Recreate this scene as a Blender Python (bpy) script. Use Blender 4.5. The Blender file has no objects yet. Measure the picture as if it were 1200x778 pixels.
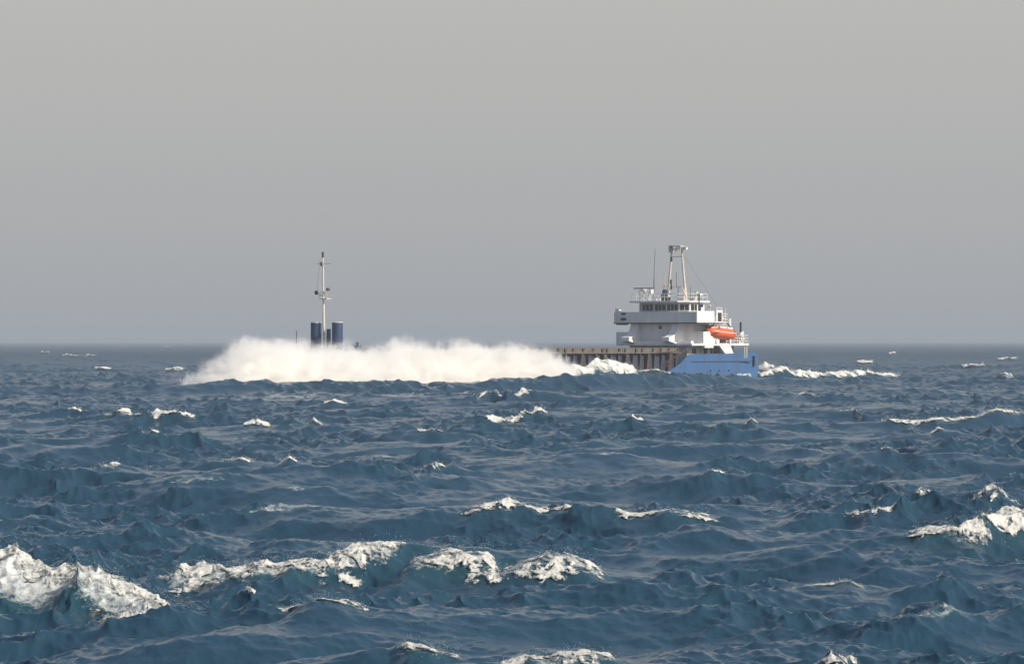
import bpy, bmesh, math, random
import numpy as np
from mathutils import Vector, Matrix

scn = bpy.context.scene
COL = scn.collection
R = math.radians

# ------------------------------------------------------------------ camera
CAM_H = 6.0
FPX = 4350.0                      # focal length in pixels of a 1200 px wide frame
cam_d = bpy.data.cameras.new("camera")
cam = bpy.data.objects.new("camera", cam_d)
COL.objects.link(cam)
cam_d.sensor_width = 36.0
cam_d.lens = FPX / 1200.0 * 36.0
cam_d.clip_start = 0.5
cam_d.clip_end = 80000
cam.location = (0, 0, CAM_H)
cam.rotation_euler = (R(90) + math.atan(10.0 / FPX), 0, 0)
scn.camera = cam

# ------------------------------------------------------------------ light
SUN_AZ = R(120)                   # clockwise from +Y (the view direction): from the right, slightly behind us
SUN_EL = R(36)
scn.view_settings.view_transform = 'Standard'
scn.view_settings.look = 'None'
scn.view_settings.gamma = 1
scn.view_settings.exposure = 0.0
scn.view_settings.use_curve_mapping = False

w = bpy.data.worlds.new("World")
scn.world = w
w.use_nodes = True
nt = w.node_tree
nt.nodes.clear()
N = nt.nodes.new
sky = N('ShaderNodeTexSky')
sky.sky_type = 'NISHITA'
sky.sun_disc = False
sky.sun_elevation = SUN_EL
sky.sun_rotation = SUN_AZ
sky.air_density = 1.0
sky.dust_density = 2.5
sky.ozone_density = 1.6
sc_ = N('ShaderNodeVectorMath'); sc_.operation = 'SCALE'; sc_.inputs['Scale'].default_value = 0.10
nt.links.new(sky.outputs[0], sc_.inputs[0])
geo = N('ShaderNodeTexCoord')
sep = N('ShaderNodeSeparateXYZ')
nt.links.new(geo.outputs['Generated'], sep.inputs[0])
ramp = N('ShaderNodeValToRGB')     # low grey-warm haze layer of the sky, by elevation (sine)
cr = ramp.color_ramp
cr.elements[0].position = 0.0; cr.elements[0].color = (0.368, 0.384, 0.408, 1)
cr.elements[1].position = 0.10; cr.elements[1].color = (0.508, 0.500, 0.480, 1)
e = cr.elements.new(0.04); e.color = (0.428, 0.433, 0.435, 1)
nt.links.new(sep.outputs[2], ramp.inputs[0])
mr = N('ShaderNodeMapRange'); mr.interpolation_type = 'SMOOTHSTEP'
mr.inputs['From Min'].default_value = 0.07; mr.inputs['From Max'].default_value = 0.30
mr.inputs['To Min'].default_value = 1.0; mr.inputs['To Max'].default_value = 0.0
nt.links.new(sep.outputs[2], mr.inputs[0])
mix = N('ShaderNodeMix'); mix.data_type = 'RGBA'
nt.links.new(mr.outputs[0], mix.inputs[0])
nt.links.new(sc_.outputs[0], mix.inputs[6])
nt.links.new(ramp.outputs[0], mix.inputs[7])
bg = N('ShaderNodeBackground'); bg.inputs[1].default_value = 1.0
nt.links.new(mix.outputs[2], bg.inputs[0])
wo = N('ShaderNodeOutputWorld'); nt.links.new(bg.outputs[0], wo.inputs[0])

sd = bpy.data.lights.new("sun", 'SUN'); sd.energy = 4.7; sd.angle = R(0.5); sd.color = (1.0, 0.92, 0.79)
sun = bpy.data.objects.new("sun", sd); COL.objects.link(sun)
sdir = Vector((math.sin(SUN_AZ) * math.cos(SUN_EL), math.cos(SUN_AZ) * math.cos(SUN_EL), math.sin(SUN_EL)))
sun.rotation_euler = sdir.to_track_quat('Z', 'Y').to_euler()
sun.location = (60, -20, 60)

cy = scn.cycles
cy.max_bounces = 26; cy.volume_bounces = 24; cy.diffuse_bounces = 3; cy.glossy_bounces = 3
cy.volume_step_rate = 1.0; cy.volume_max_steps = 256
cy.use_denoising = True
try:
    cy.denoiser = 'OPENIMAGEDENOISE'
    cy.denoising_prefilter = 'ACCURATE'
except Exception:
    pass
cy.sample_clamp_indirect = 4

# ------------------------------------------------------------------ helpers
def tagp(o, label=None, cat=None, group=None, kind=None):
    if label: o['label'] = label
    if cat: o['category'] = cat
    if group: o['group'] = group
    if kind: o['kind'] = kind
    return o

def mat(name, col, rough=0.5, metal=0.0, noise=0.0, nscale=1.0, col2=None, spec=0.5, stretch=(1, 1, 1), thr=(0.4, 0.65)):
    m = bpy.data.materials.new(name); m.use_nodes = True
    t = m.node_tree; b = t.nodes['Principled BSDF']
    b.inputs['Base Color'].default_value = (*col, 1)
    b.inputs['Roughness'].default_value = rough
    b.inputs['Metallic'].default_value = metal
    b.inputs['Specular IOR Level'].default_value = spec
    if noise > 0 or col2:
        tc = t.nodes.new('ShaderNodeTexCoord'); mp = t.nodes.new('ShaderNodeMapping')
        mp.inputs['Scale'].default_value = stretch
        t.links.new(tc.outputs['Object'], mp.inputs[0])
        n = t.nodes.new('ShaderNodeTexNoise'); n.inputs['Scale'].default_value = nscale
        n.inputs['Detail'].default_value = 6; n.inputs['Roughness'].default_value = 0.65
        t.links.new(mp.outputs[0], n.inputs['Vector'])
        r = t.nodes.new('ShaderNodeMapRange')
        r.inputs['From Min'].default_value = thr[0]; r.inputs['From Max'].default_value = thr[1]
        r.inputs['To Max'].default_value = noise
        t.links.new(n.outputs[0], r.inputs[0])
        mx = t.nodes.new('ShaderNodeMix'); mx.data_type = 'RGBA'
        mx.inputs[6].default_value = (*col, 1); mx.inputs[7].default_value = (*(col2 or (0.1, 0.05, 0.03)), 1)
        t.links.new(r.outputs[0], mx.inputs[0]); t.links.new(mx.outputs[2], b.inputs['Base Color'])
    return m

def np_mesh(name, verts, faces, m, smooth=False, attrs=None):
    """verts (n,3) float, faces (k,4) or (k,3) int arrays"""
    me = bpy.data.meshes.new(name)
    nv = len(verts); nf, k = faces.shape
    me.vertices.add(nv); me.vertices.foreach_set('co', np.ascontiguousarray(verts, dtype=np.float32).ravel())
    me.loops.add(nf * k); me.loops.foreach_set('vertex_index', np.ascontiguousarray(faces, dtype=np.int32).ravel())
    me.polygons.add(nf)
    me.polygons.foreach_set('loop_start', (np.arange(nf) * k).astype(np.int32))
    me.polygons.foreach_set('loop_total', np.full(nf, k, dtype=np.int32))
    me.polygons.foreach_set('use_smooth', np.full(nf, smooth, dtype=bool))
    me.update(calc_edges=True)
    for an, av in (attrs or {}).items():
        a = me.attributes.new(an, 'FLOAT', 'POINT'); a.data.foreach_set('value', av.astype(np.float32).ravel())
    me.materials.append(m)
    o = bpy.data.objects.new(name, me); COL.objects.link(o)
    return o

# ------------------------------------------------------------------ numpy noise
_rng = np.random.RandomState(7)
_LAT = _rng.rand(256, 256).astype(np.float32)
def vnoise(x, y):
    xi = np.floor(x).astype(np.int64); yi = np.floor(y).astype(np.int64)
    fx = x - xi; fy = y - yi
    fx = fx * fx * (3 - 2 * fx); fy = fy * fy * (3 - 2 * fy)
    a = _LAT[yi & 255, xi & 255]; b = _LAT[yi & 255, (xi + 1) & 255]
    c = _LAT[(yi + 1) & 255, xi & 255]; d = _LAT[(yi + 1) & 255, (xi + 1) & 255]
    return (a * (1 - fx) + b * fx) * (1 - fy) + (c * (1 - fx) + d * fx) * fy
def fbm(x, y, o=4, g=0.5):
    s = 0; a = 1; t = 0
    for i in range(o):
        s = s + a * vnoise(x * 2 ** i + 17.3 * i, y * 2 ** i + 9.1 * i); t += a; a *= g
    return s / t
def sstep(a, b, x):
    t = np.clip((x - a) / (b - a), 0, 1); return t * t * (3 - 2 * t)

# ------------------------------------------------------------------ ocean field (FFT cascades)
WIND = R(-68)                     # direction the waves run: towards us and to the right
AMP = 0.0085
def cascade(L, n, lmin, lmax, seed, spread=2.0, turn=0.0):
    rs = np.random.RandomState(seed)
    k1 = np.fft.fftfreq(n, 1.0 / n) * 2 * np.pi / L
    kx, ky = np.meshgrid(k1, k1); k = np.sqrt(kx ** 2 + ky ** 2); k[0, 0] = 1
    th = np.arctan2(ky, kx) - (WIND + turn)
    lam = 2 * np.pi / k
    kp = 2 * np.pi / 30.0
    P = AMP * k ** -4 * np.exp(-(kp / k) ** 2)
    P *= 0.12 + 0.88 * np.clip(np.cos(th), 0, 1) ** spread
    P *= sstep(lmin * 0.8, lmin * 1.2, lam) * (1 - sstep(lmax * 0.8, lmax * 1.2, lam))
    P[0, 0] = 0
    dk = 2 * np.pi / L
    a = np.sqrt(P) * dk
    ph = rs.randn(n, n) + 1j * rs.randn(n, n)
    H = a * ph
    h = np.fft.ifft2(H).real * n * n
    dx = np.fft.ifft2(1j * kx / k * H).real * n * n
    dy = np.fft.ifft2(1j * ky / k * H).real * n * n
    jac = np.fft.ifft2((k) * H).real * n * n      # convergence of the choppy displacement
    return [f.astype(np.float32) for f in (h, dx, dy, jac)] + [L, n, turn]

CASC = [cascade(389.0, 1024, 4.0, 110.0, 11), cascade(83.0, 1024, 0.85, 4.0, 12, 1.3, 0.35),
        cascade(17.3, 1024, 0.12, 0.85, 13, 0.9, -0.6)]

def samp(c, x, y):
    h, dx, dy, jac, L, n, turn = c
    u = (x / L * n); v = (y / L * n)
    ui = np.floor(u).astype(np.int64); vi = np.floor(v).astype(np.int64)
    fu = (u - ui).astype(np.float32); fv = (v - vi).astype(np.float32)
    u0 = ui % n; u1 = (ui + 1) % n; v0 = vi % n; v1 = (vi + 1) % n
    w00 = (1 - fu) * (1 - fv); w10 = fu * (1 - fv); w01 = (1 - fu) * fv; w11 = fu * fv
    return [f[v0, u0] * w00 + f[v0, u1] * w10 + f[v1, u0] * w01 + f[v1, u1] * w11 for f in (h, dx, dy, jac)]

# Breaking crests and swells, in metres: crest points (x, y, crest height), back width, front width,
# foam reach down the front face, foam amount, (label, name) or None when there is no foam of its own.
CRESTS = [
#CRESTS_BEGIN
 dict(p=[(-12.71, 83.8, 1.36), (-11.14, 82.83, 1.22), (-10.19, 82.11, 1.04), (-8.9, 81.53, 0.96), (-8.05, 80.5, 0.58), (-7.07, 79.83, 0.26), (-6.6, 79.73, 0.12)], sb=2.64, sf=2.4000000000000004, reach=3.3600000000000003, foam=1.25, label='large white breaking crest rolling in at the lower left edge of the sea', lump=0.2, drops=1.0, fling=0.05),
 dict(p=[(-8.36, 90.9, 0.21), (-7.45, 91.27, 0.48), (-5.68, 91.46, 0.62), (-4.22, 91.83, 0.79), (-3.1, 92.85, 1.07), (-2.58, 93.41, 1.08)], sb=2.4, sf=2.08, reach=1.5750000000000002, foam=1.1, label='long white crest slanting up right between the big left breaker and the domed one', lump=0.16, drops=1.2),
 dict(p=[(-2.82, 90.88, 0.38), (-2.32, 91.59, 0.72), (-1.48, 92.23, 1.02), (-0.63, 91.89, 0.91), (-0.21, 91.48, 0.51)], sb=1.7999999999999998, sf=1.92, reach=2.415, foam=0.95, label='domed patch of white foam in the centre foreground with a thick lower lip', lump=0.18),
 dict(p=[(-0.52, 90.98, 0.37), (0.21, 91.36, 0.77), (1.05, 91.67, 0.92), (1.89, 91.21, 0.7), (2.48, 91.43, 0.47)], sb=1.92, sf=1.7600000000000002, reach=1.47, foam=1.0, label='arched white crest just right of the domed foam patch', lump=0.15),
 dict(p=[(-1.74, 116.13, 0.63), (-0.81, 116.77, 0.87), (0.54, 117.19, 1.07), (1.48, 117.04, 1.05), (2.14, 116.13, 0.63)], sb=3.12, sf=2.5600000000000005, reach=1.05, foam=0.75, label='thin foam rim on the tall dark wave peak above the domed foam patch', lump=0.1),
 dict(p=[(3.06, 115.67, 0.87), (4.25, 115.62, 0.95), (5.29, 115.14, 0.79), (6.2, 114.76, 0.54)], sb=2.88, sf=2.2399999999999998, reach=1.1550000000000002, foam=0.95, label='white crest on the dark wave right of centre, second row of foreground waves', lump=0.12),
 dict(p=[(11.08, 105.98, 0.42), (11.84, 106.2, 0.56), (12.84, 105.42, 0.5), (13.98, 106.7, 0.82), (14.78, 107.15, 0.9), (16.42, 108.23, 0.9)], sb=2.64, sf=2.4000000000000004, reach=2.1, foam=0.95, label='broad patchy breaker at the right edge in the middle foreground', lump=0.15),
 dict(p=[(14.13, 118.21, 0.76), (15.27, 118.59, 0.9), (16.21, 117.55, 0.65), (17.3, 117.6, 0.57)], sb=2.64, sf=2.2399999999999998, reach=0.8400000000000001, foam=0.7, label='thin foam line on the ridge behind the right edge breaker', lump=0.1),
 dict(p=[(-4.87, 75.6, 0.49), (-4.24, 75.26, 0.58), (-3.46, 75.3, 0.69), (-2.78, 75.6, 0.49)], sb=1.92, sf=1.7600000000000002, reach=0.8400000000000001, foam=0.75, label='thin low foam rim under the long slanting crest in the left foreground', lump=0.08),
 dict(p=[(-2.14, 64.13, 0.5), (-1.84, 64.0, 0.73), (-1.47, 63.81, 0.68), (-0.88, 63.9, 0.52)], sb=1.7999999999999998, sf=1.6, reach=0.8400000000000001, foam=0.8, label='small spiky white crest at the bottom edge left of centre', lump=0.14, fling=0.12),
 dict(p=[(-0.22, 62.85, 0.61), (0.29, 62.92, 0.72), (1.16, 62.88, 0.71), (1.81, 63.01, 0.57)], sb=1.92, sf=1.6, reach=0.8400000000000001, foam=0.95, label='wide white crest cut by the bottom edge near the centre', lump=0.12),
 dict(p=[(5.02, 63.24, 0.53), (5.37, 63.11, 0.68), (5.91, 63.42, 0.59)], sb=1.68, sf=1.4400000000000002, reach=0.63, foam=0.95, label='small white crest cut by the bottom edge right of centre', lump=0.1),
 dict(p=[(-5.73, 79.09, 0.45), (-5.6, 79.04, 0.53), (-5.45, 79.09, 0.45)], sb=0.96, sf=0.96, reach=0.525, foam=1.0, label='tiny white splash between the big left breaker and the slanting crest'),
 dict(p=[(3.23, 87.92, 0.28), (3.63, 87.65, 0.4), (4.05, 88.06, 0.31)], sb=1.2, sf=1.2800000000000002, reach=0.42000000000000004, foam=0.6, label='faint small foam fleck right of the arched crest'),
 dict(p=[(24.38, 249.55, 0.55), (26.98, 249.67, 0.66), (29.86, 249.8, 0.77), (31.92, 252.46, 1.07), (35.07, 255.98, 1.29)], sb=4, sf=2.5, reach=1.0, foam=1.2, label='long bright foam line on the wave at the right edge, midway to the ship', lump=0.25),
 dict(p=[(-29.61, 263.96, 0.72), (-28.29, 264.68, 0.95), (-26.36, 263.63, 0.79)], sb=3.5999999999999996, sf=3.2, reach=1.8900000000000001, foam=1.0, label='left one of the two bright foam streaks on the left, midway to the horizon', lump=0.2),
 dict(p=[(-25.6, 262.03, 0.82), (-24.13, 262.38, 0.93), (-22.14, 261.7, 0.71)], sb=3.5999999999999996, sf=3.2, reach=1.47, foam=1.0, label='right one of the two bright foam streaks on the left, midway to the horizon', lump=0.2),
 dict(p=[(-1.78, 258.07, 0.54), (0.3, 259.24, 0.82), (1.51, 262.73, 1.23), (2.47, 262.26, 0.94)], sb=3.5999999999999996, sf=3.2, reach=1.6800000000000002, foam=1.0, label='curled white crest below the spray cloud, nearer of two', lump=0.25),
 dict(p=[(-3.67, 354.82, 0.62), (-2.07, 360.01, 1.28), (-0.41, 357.58, 1.07), (1.82, 360.52, 1.11)], sb=4, sf=2.4, reach=0.9, foam=1.0, label='curled white crest below the spray cloud, farther of two', lump=0.25),
 dict(p=[(-17.81, 245.91, 0.52), (-16.84, 246.61, 0.84), (-15.98, 246.46, 0.56)], sb=2.64, sf=2.4000000000000004, reach=1.47, foam=0.95, label='small white crest left of centre, below the left end of the spray'),
 dict(p=[(-13.81, 245.24, 0.53), (-13.23, 245.95, 0.85), (-12.52, 245.24, 0.53)], sb=2.64, sf=2.4000000000000004, reach=1.05, foam=0.6, label='faint grey foam cap right of the small crest below the spray'),
 dict(p=[(-17.48, 152.71, 0.52), (-16.85, 152.67, 0.7), (-16.22, 153.36, 0.61)], sb=1.92, sf=1.92, reach=1.26, foam=1.0, label='lone small white patch on the left in the middle sea'),
 dict(p=[(-3.73, 157.5, 0.57), (-3.18, 157.04, 0.69), (-2.68, 157.5, 0.57)], sb=1.92, sf=1.92, reach=1.05, foam=1.0, label='lone small white fleck in the middle of the sea'),
 dict(p=[(-12.93, 166.38, 0.61), (-12.07, 166.72, 0.83), (-11.51, 166.91, 0.67)], sb=2.64, sf=2.4000000000000004, reach=0.8400000000000001, foam=0.7, label='pale foam on a dark wavelet left of centre'),
 dict(p=[(-10.42, 164.89, 0.62), (-9.87, 165.21, 0.83), (-9.41, 165.14, 0.65)], sb=2.16, sf=1.92, reach=0.8400000000000001, foam=0.65, label='pale foam on the next dark wavelet to the right, left of centre'),
 dict(p=[(10.19, 115.18, 0.57), (10.81, 114.71, 0.67), (11.64, 115.09, 0.74)], sb=2.16, sf=1.92, reach=0.63, foam=0.9, label='narrow straight foam streak left of the right edge breaker'),
 dict(p=[(14.24, 131.8, 0.52), (14.7, 131.81, 0.7), (15.36, 132.29, 0.59)], sb=1.92, sf=1.7600000000000002, reach=0.63, foam=0.7, label='small pale cap above the narrow foam streak on the right'),
 dict(p=[(14.48, 119.98, 0.51), (14.75, 120.35, 0.66), (14.97, 120.15, 0.45)], sb=1.2, sf=1.2800000000000002, reach=0.63, foam=0.7, label='tiny foam fleck just above the right edge breaker'),
 dict(p=[(7.57, 257.27, 0.56), (8.27, 256.91, 0.8), (8.99, 257.27, 0.56)], sb=2.88, sf=2.5600000000000005, reach=0.8400000000000001, foam=0.8, label="small white fleck below the ship's deckhouse"),
 dict(p=[(15.38, 245.91, 0.52), (15.93, 246.61, 0.84), (16.43, 246.46, 0.56)], sb=2.64, sf=2.4000000000000004, reach=1.05, foam=0.85, label='small white fleck below the stern of the ship'),
 dict(p=[(24.71, 279.18, 0.74), (25.66, 279.07, 1.0), (26.04, 274.91, 0.44)], sb=2.88, sf=2.5600000000000005, reach=1.26, foam=0.85, label='small white fleck at the left end of the long bright foam line'),
 dict(p=[(-33.74, 281.17, 0.64), (-33.21, 282.12, 0.88), (-32.49, 280.43, 0.58)], sb=2.88, sf=2.5600000000000005, reach=1.05, foam=0.8, label='tiny foam fleck left of the two bright streaks'),
 dict(p=[(-15.79, 312.3, 0.69), (-14.99, 313.5, 1.03), (-13.83, 313.24, 0.74)], sb=3.5999999999999996, sf=3.2, reach=1.26, foam=0.75, label='small pale cap directly below the blue ventilators'),
 dict(p=[(-33.8, 445.54, 0.78), (-33.27, 446.74, 1.28), (-32.61, 447.49, 0.86)], sb=3.5999999999999996, sf=3.2, reach=1.26, foam=0.7, label='tiny splash in front of the left end of the spray'),
 dict(p=[(6.46, 85.15, 0.3), (7.03, 84.95, 0.43), (7.52, 84.93, 0.47), (8.01, 85.03, 0.27)], sb=1.92, sf=1.92, reach=0.42000000000000004, foam=0.5, label='barely foaming dark peak in the right foreground', lump=0.06),
 dict(p=[(15.02, 117.75, 0.42), (15.24, 117.96, 0.55), (15.46, 118.0, 0.47)], sb=1.68, sf=1.6, reach=0.63, foam=0.7, label='tiny foam fleck between the two foam lines at the right edge'),
 dict(p=[(9.49, 84.26, 0.36), (9.68, 84.22, 0.44), (9.92, 84.26, 0.36)], sb=1.68, sf=1.6, reach=0.63, foam=0.6, label='pale foam fleck below the patchy right edge breaker'),
 dict(p=[(-20.5, 206.44, 0.64), (-19.94, 206.52, 0.83), (-19.46, 206.44, 0.64)], sb=2.4, sf=2.2399999999999998, reach=0.8400000000000001, foam=0.6, label='faint cap below the pair of bright streaks on the left'),
 dict(p=[(-5.65, 223.35, 0.66), (-4.87, 223.11, 0.82), (-4.1, 222.88, 0.62)], sb=2.4, sf=2.2399999999999998, reach=0.8400000000000001, foam=0.65, label='faint cap left below the nearer curled crest'),
 dict(p=[(7.89, 152.61, 0.63), (8.24, 152.58, 0.81), (8.78, 152.83, 0.66)], sb=2.4, sf=2.2399999999999998, reach=0.63, foam=0.6, label='faint cap right of centre above the dark wave'),
 dict(p=[(17.58, 177.84, 0.64), (18.06, 177.72, 0.81), (18.48, 177.84, 0.64)], sb=2.4, sf=2.2399999999999998, reach=0.8400000000000001, foam=0.7, label='tiny cap below the middle of the long bright foam line'),
 dict(p=[(27.57, 358.01, 0.73), (28.48, 359.06, 0.96), (29.12, 356.79, 0.67)], sb=2.88, sf=2.8800000000000003, reach=1.05, foam=0.7, label='small cap below the stern wake'),
 dict(p=[(24.93, 221.32, 0.61), (25.42, 222.01, 0.85), (25.8, 221.78, 0.65)], sb=2.4, sf=2.2399999999999998, reach=0.8400000000000001, foam=0.8, label='white speck just below the long bright foam line'),
 dict(p=[(-314.6, 2827.5, 0.8), (-333.57, 3107.14, 1.0), (-291.2, 2827.5, 0.8)], sb=18.64284, sf=15.5357, reach=12.42856, foam=1.1, label='far whitecap on the left, second from the left edge near the horizon', lump=0.6, drops=0),
 dict(p=[(-280.8, 2827.5, 0.8), (-295.71, 3107.14, 1.0), (-258.7, 2827.5, 0.8)], sb=18.64284, sf=15.5357, reach=12.42856, foam=1.1, label='far whitecap near the horizon above two left streaks', lump=0.6, drops=0),
 dict(p=[(-420.16, 4524.0, 0.8), (-487.5, 5437.5, 1.0), (-388.96, 4524.0, 0.8)], sb=32.625, sf=27.1875, reach=21.75, foam=1.1, label='far whitecap nearest the left end of the spray, on the horizon side', lump=0.6, drops=0),
 dict(p=[(-210.97, 1615.71, 0.8), (-213.08, 1673.08, 1.0), (-200.94, 1615.71, 0.8)], sb=10.03848, sf=8.3654, reach=6.69232, foam=1.1, label='far whitecap closest to the left edge near the horizon', lump=0.6, drops=0),
 dict(p=[(-153.69, 1256.67, 0.8), (-152.94, 1279.41, 1.0), (-146.76, 1256.67, 0.8)], sb=7.6764600000000005, sf=6.39705, reach=5.117640000000001, foam=1.1, label='small far whitecap left, slightly nearer than its neighbours', lump=0.6, drops=0),
 dict(p=[(-146.18, 1256.67, 0.8), (-145.88, 1279.41, 1.0), (-140.4, 1256.67, 0.8)], sb=7.6764600000000005, sf=6.39705, reach=5.117640000000001, foam=1.1, label='tiny far whitecap between two others on the left', lump=0.6, drops=0),
 dict(p=[(-79.15, 705.51, 0.81), (-77.4, 704.35, 0.98), (-75.9, 705.51, 0.81)], sb=4.20966, sf=3.5080500000000003, reach=2.8064400000000003, foam=1.1, label='single fleck below the far left whitecaps', lump=0.6, drops=0),
 dict(p=[(-63.84, 683.95, 0.81), (-61.83, 682.69, 0.98), (-60.22, 683.95, 0.81)], sb=4.07814, sf=3.3984500000000004, reach=2.71876, foam=1.1, label='whitecap just left of where the spray meets the sea', lump=0.6, drops=0),
 dict(p=[(93.96, 780.0, 0.8), (95.89, 776.79, 1.0), (99.16, 780.0, 0.8)], sb=4.66074, sf=3.88395, reach=3.10716, foam=1.1, label='far whitecap on the right, brightest beyond the stern wake', lump=0.6, drops=0),
 dict(p=[(134.25, 1028.18, 0.8), (138.1, 1035.71, 1.0), (139.45, 1028.18, 0.8)], sb=6.21426, sf=5.17855, reach=4.1428400000000005, foam=1.1, label='far whitecap right of the brightest one near the right edge', lump=0.6, drops=0),
 dict(p=[(152.88, 1508.0, 0.8), (160.71, 1553.57, 1.0), (159.47, 1508.0, 0.8)], sb=9.32142, sf=7.76785, reach=6.21428, foam=1.1, label='tiny far fleck above the end of the stern wake', lump=0.6, drops=0),
 dict(p=[(68.17, 523.92, 0.82), (69.38, 522.12, 0.96), (71.06, 523.92, 0.82)], sb=3.1071600000000004, sf=2.5893, reach=2.07144, foam=1.1, label='small fleck near the right edge under the far whitecaps', lump=0.6, drops=0),
 dict(p=[(143.62, 1077.14, 0.8), (148.0, 1087.5, 1.0), (149.31, 1077.14, 0.8)], sb=6.525, sf=5.4375, reach=4.3500000000000005, foam=1.1, label='far whitecap touching the right edge near the horizon', lump=0.6, drops=0),
 dict(p=[(84.03, 904.8, 0.8), (86.25, 906.25, 1.0), (88.19, 904.8, 0.8)], sb=5.4375, sf=4.53125, reach=3.625, foam=1.1, label='far small cap just past the stern wake', lump=0.6, drops=0),
 dict(p=[(-109.94, 6462.86, 0.8), (-124.0, 8700.0, 1.0), (-74.29, 6462.86, 0.8)], sb=52.2, sf=43.5, reach=34.800000000000004, foam=1.1, label='far whitecap showing over the top of the spray', lump=0.6, drops=0),
 dict(p=[(34.17, 509, 1.44), (35.83, 511, 2.12), (38.4, 514, 1.86), (43.03, 520, 1.58), (49.95, 530, 1.49), (55.86, 540, 1.16)], sb=5, sf=3.5, reach=2.2, foam=1.2, label='foaming wake trailing away behind the blue stern', lump=0.5),
 dict(p=[(33.66, 512, 2.23), (34.84, 512, 3.18), (36.25, 512, 2.35)], sb=1.6, sf=1.6, reach=1.6, foam=1.1, label='white splash standing up right behind the transom', lump=0.6),
 dict(p=[(26.7, 488, 0.95), (28.39, 490, 1.38), (29.69, 493, 1.92), (31.36, 496, 1.55), (32.63, 498, 1.19)], sb=1.5, sf=1.3, reach=1.0, foam=1.0, label='white splash against the blue hull under the lifeboat', lump=0.3),
 dict(p=[(5.26, 458, 2.31), (7.68, 464, 3.23), (9.11, 466, 3.0), (11.08, 468, 3.74), (12.97, 470, 3.3), (14.65, 472, 2.64), (16.13, 474, 2.08)], sb=5, sf=3.5, reach=3.2, foam=1.5, label='curling white bow wave along the hull at the right end of the spray', lump=0.3),
 dict(p=[(15.94, 475, 1.96), (18.46, 478, 2.48), (21.27, 482, 1.68)], sb=4, sf=3, reach=1.3, foam=0.9, label='low white lip against the hull in front of the deckhouse', lump=0.3),
 dict(p=[(-35.52, 412, 1.45), (-28.62, 415, 1.52), (-17.38, 420, 1.37), (-9.82, 427, 1.19), (-3.97, 432, 1.23), (4.05, 440, 1.55), (10.3, 448, 1.88), (19.12, 462, 1.75), (28.45, 476, 1.51), (33.52, 486, 1.31)], sb=9, sf=6, reach=1, foam=0, label=None),
 dict(p=[(-27.29, 148.39, 0.51), (-20.73, 150.28, 0.85), (-16.65, 150.88, 0.73)], sb=3, sf=2.4, reach=1, foam=0, label=None),
 dict(p=[(7.54, 99.33, 0.5), (9.08, 98.79, 0.66), (10.48, 99.15, 0.46)], sb=2.88, sf=2.8800000000000003, reach=2.1, foam=0, label=None),
 dict(p=[(-1.51, 82.02, 0.32), (0.0, 81.6, 0.54), (1.91, 82.87, 0.88)], sb=2.64, sf=2.72, reach=2.1, foam=0, label=None),
#CRESTS_END
]

def crest_frame(c, x, y):
    p = np.array(c['p']); xs = p[:, 0]
    wob = (fbm(x * 0.7 / c['sf'], x * 0 + xs[0], 2) - 0.5) * c['sf'] * 0.6
    yc = np.interp(x, xs, p[:, 1]) + wob
    hc = np.interp(x, xs, p[:, 2]) * (0.74 + 0.46 * fbm(x * 1.3 / c['sf'], x * 0 + 5.5 + xs[0], 2))
    ln = xs[-1] - xs[0]; tl = c.get('taper', 0.6) * ln + 2.6 * c['sb']
    et = sstep(xs[0] - tl, xs[0] + ln * 0.2, x) * (1 - sstep(xs[-1] - ln * 0.2, xs[-1] + tl, x))
    return y - yc, hc, et

def surf(x, y, detail=True):
    d = np.sqrt(x * x + y * y)
    wA = 0.90 * (1 - 0.38 * sstep(110, 280, d)) * (1 - 0.55 * sstep(1500, 6000, d))
    h, dx, dy, jac = samp(CASC[0], x, y)
    h = h * wA; dx = dx * wA; dy = dy * wA; jac = jac * wA
    near = d < 2600
    keep = np.ones_like(d)
    add = np.zeros_like(d); push = np.zeros_like(d)
    for c in CRESTS:
        p = np.array(c['p'])
        m = (x > p[0, 0] - 8 * c['sb']) & (x < p[-1, 0] + 8 * c['sb']) & (y > p[:, 1].min() - 6 * c['sb']) & (y < p[:, 1].max() + 6 * c['sb'])
        if not m.any(): continue
        v, hc, et = crest_frame(c, x[m], y[m])
        g = np.where(v > 0, np.exp(-(v / c['sb']) ** 2), np.exp(-(v / c['sf']) ** 2)) * et
        add[m] = np.maximum(add[m], g * hc)
        push[m] = np.maximum(push[m], g ** 3 * hc * c.get('curl', 0.12))
        wide = np.exp(-(v / (2.6 * c['sb'])) ** 2) * et
        keep[m] = np.minimum(keep[m], 1 - 0.7 * wide)
    h = h * keep + add; dx = dx * keep; dy = dy * keep - push; 
    jj = jac * keep
    for ci, (f0, f1), gain in ((1, (700, 2400), 1.35), (2, (140, 600), 1.5)):
        m = d < f1
        if not m.any(): continue
        c = CASC[ci]
        wgt = gain * (1 - sstep(f0, f1, d[m])) * (0.35 + 1.25 * sstep(0.32, 0.66, fbm(x[m] / 6.0 + 3, y[m] / 12.0, 3)) + 0.3 * np.clip(h[m], -.5, 1))
        ct, st = math.cos(c[6]), math.sin(c[6])
        a = samp(c, (x[m] + dx[m]) * ct + y[m] * st, -(x[m]) * st + (y[m] + dy[m]) * ct)
        h[m] += a[0] * wgt
        dx[m] += (a[1] * ct - a[2] * st) * wgt; dy[m] += (a[1] * st + a[2] * ct) * wgt
    CH = 0.85
    return x + CH * dx, y + CH * dy, h, jj

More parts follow.
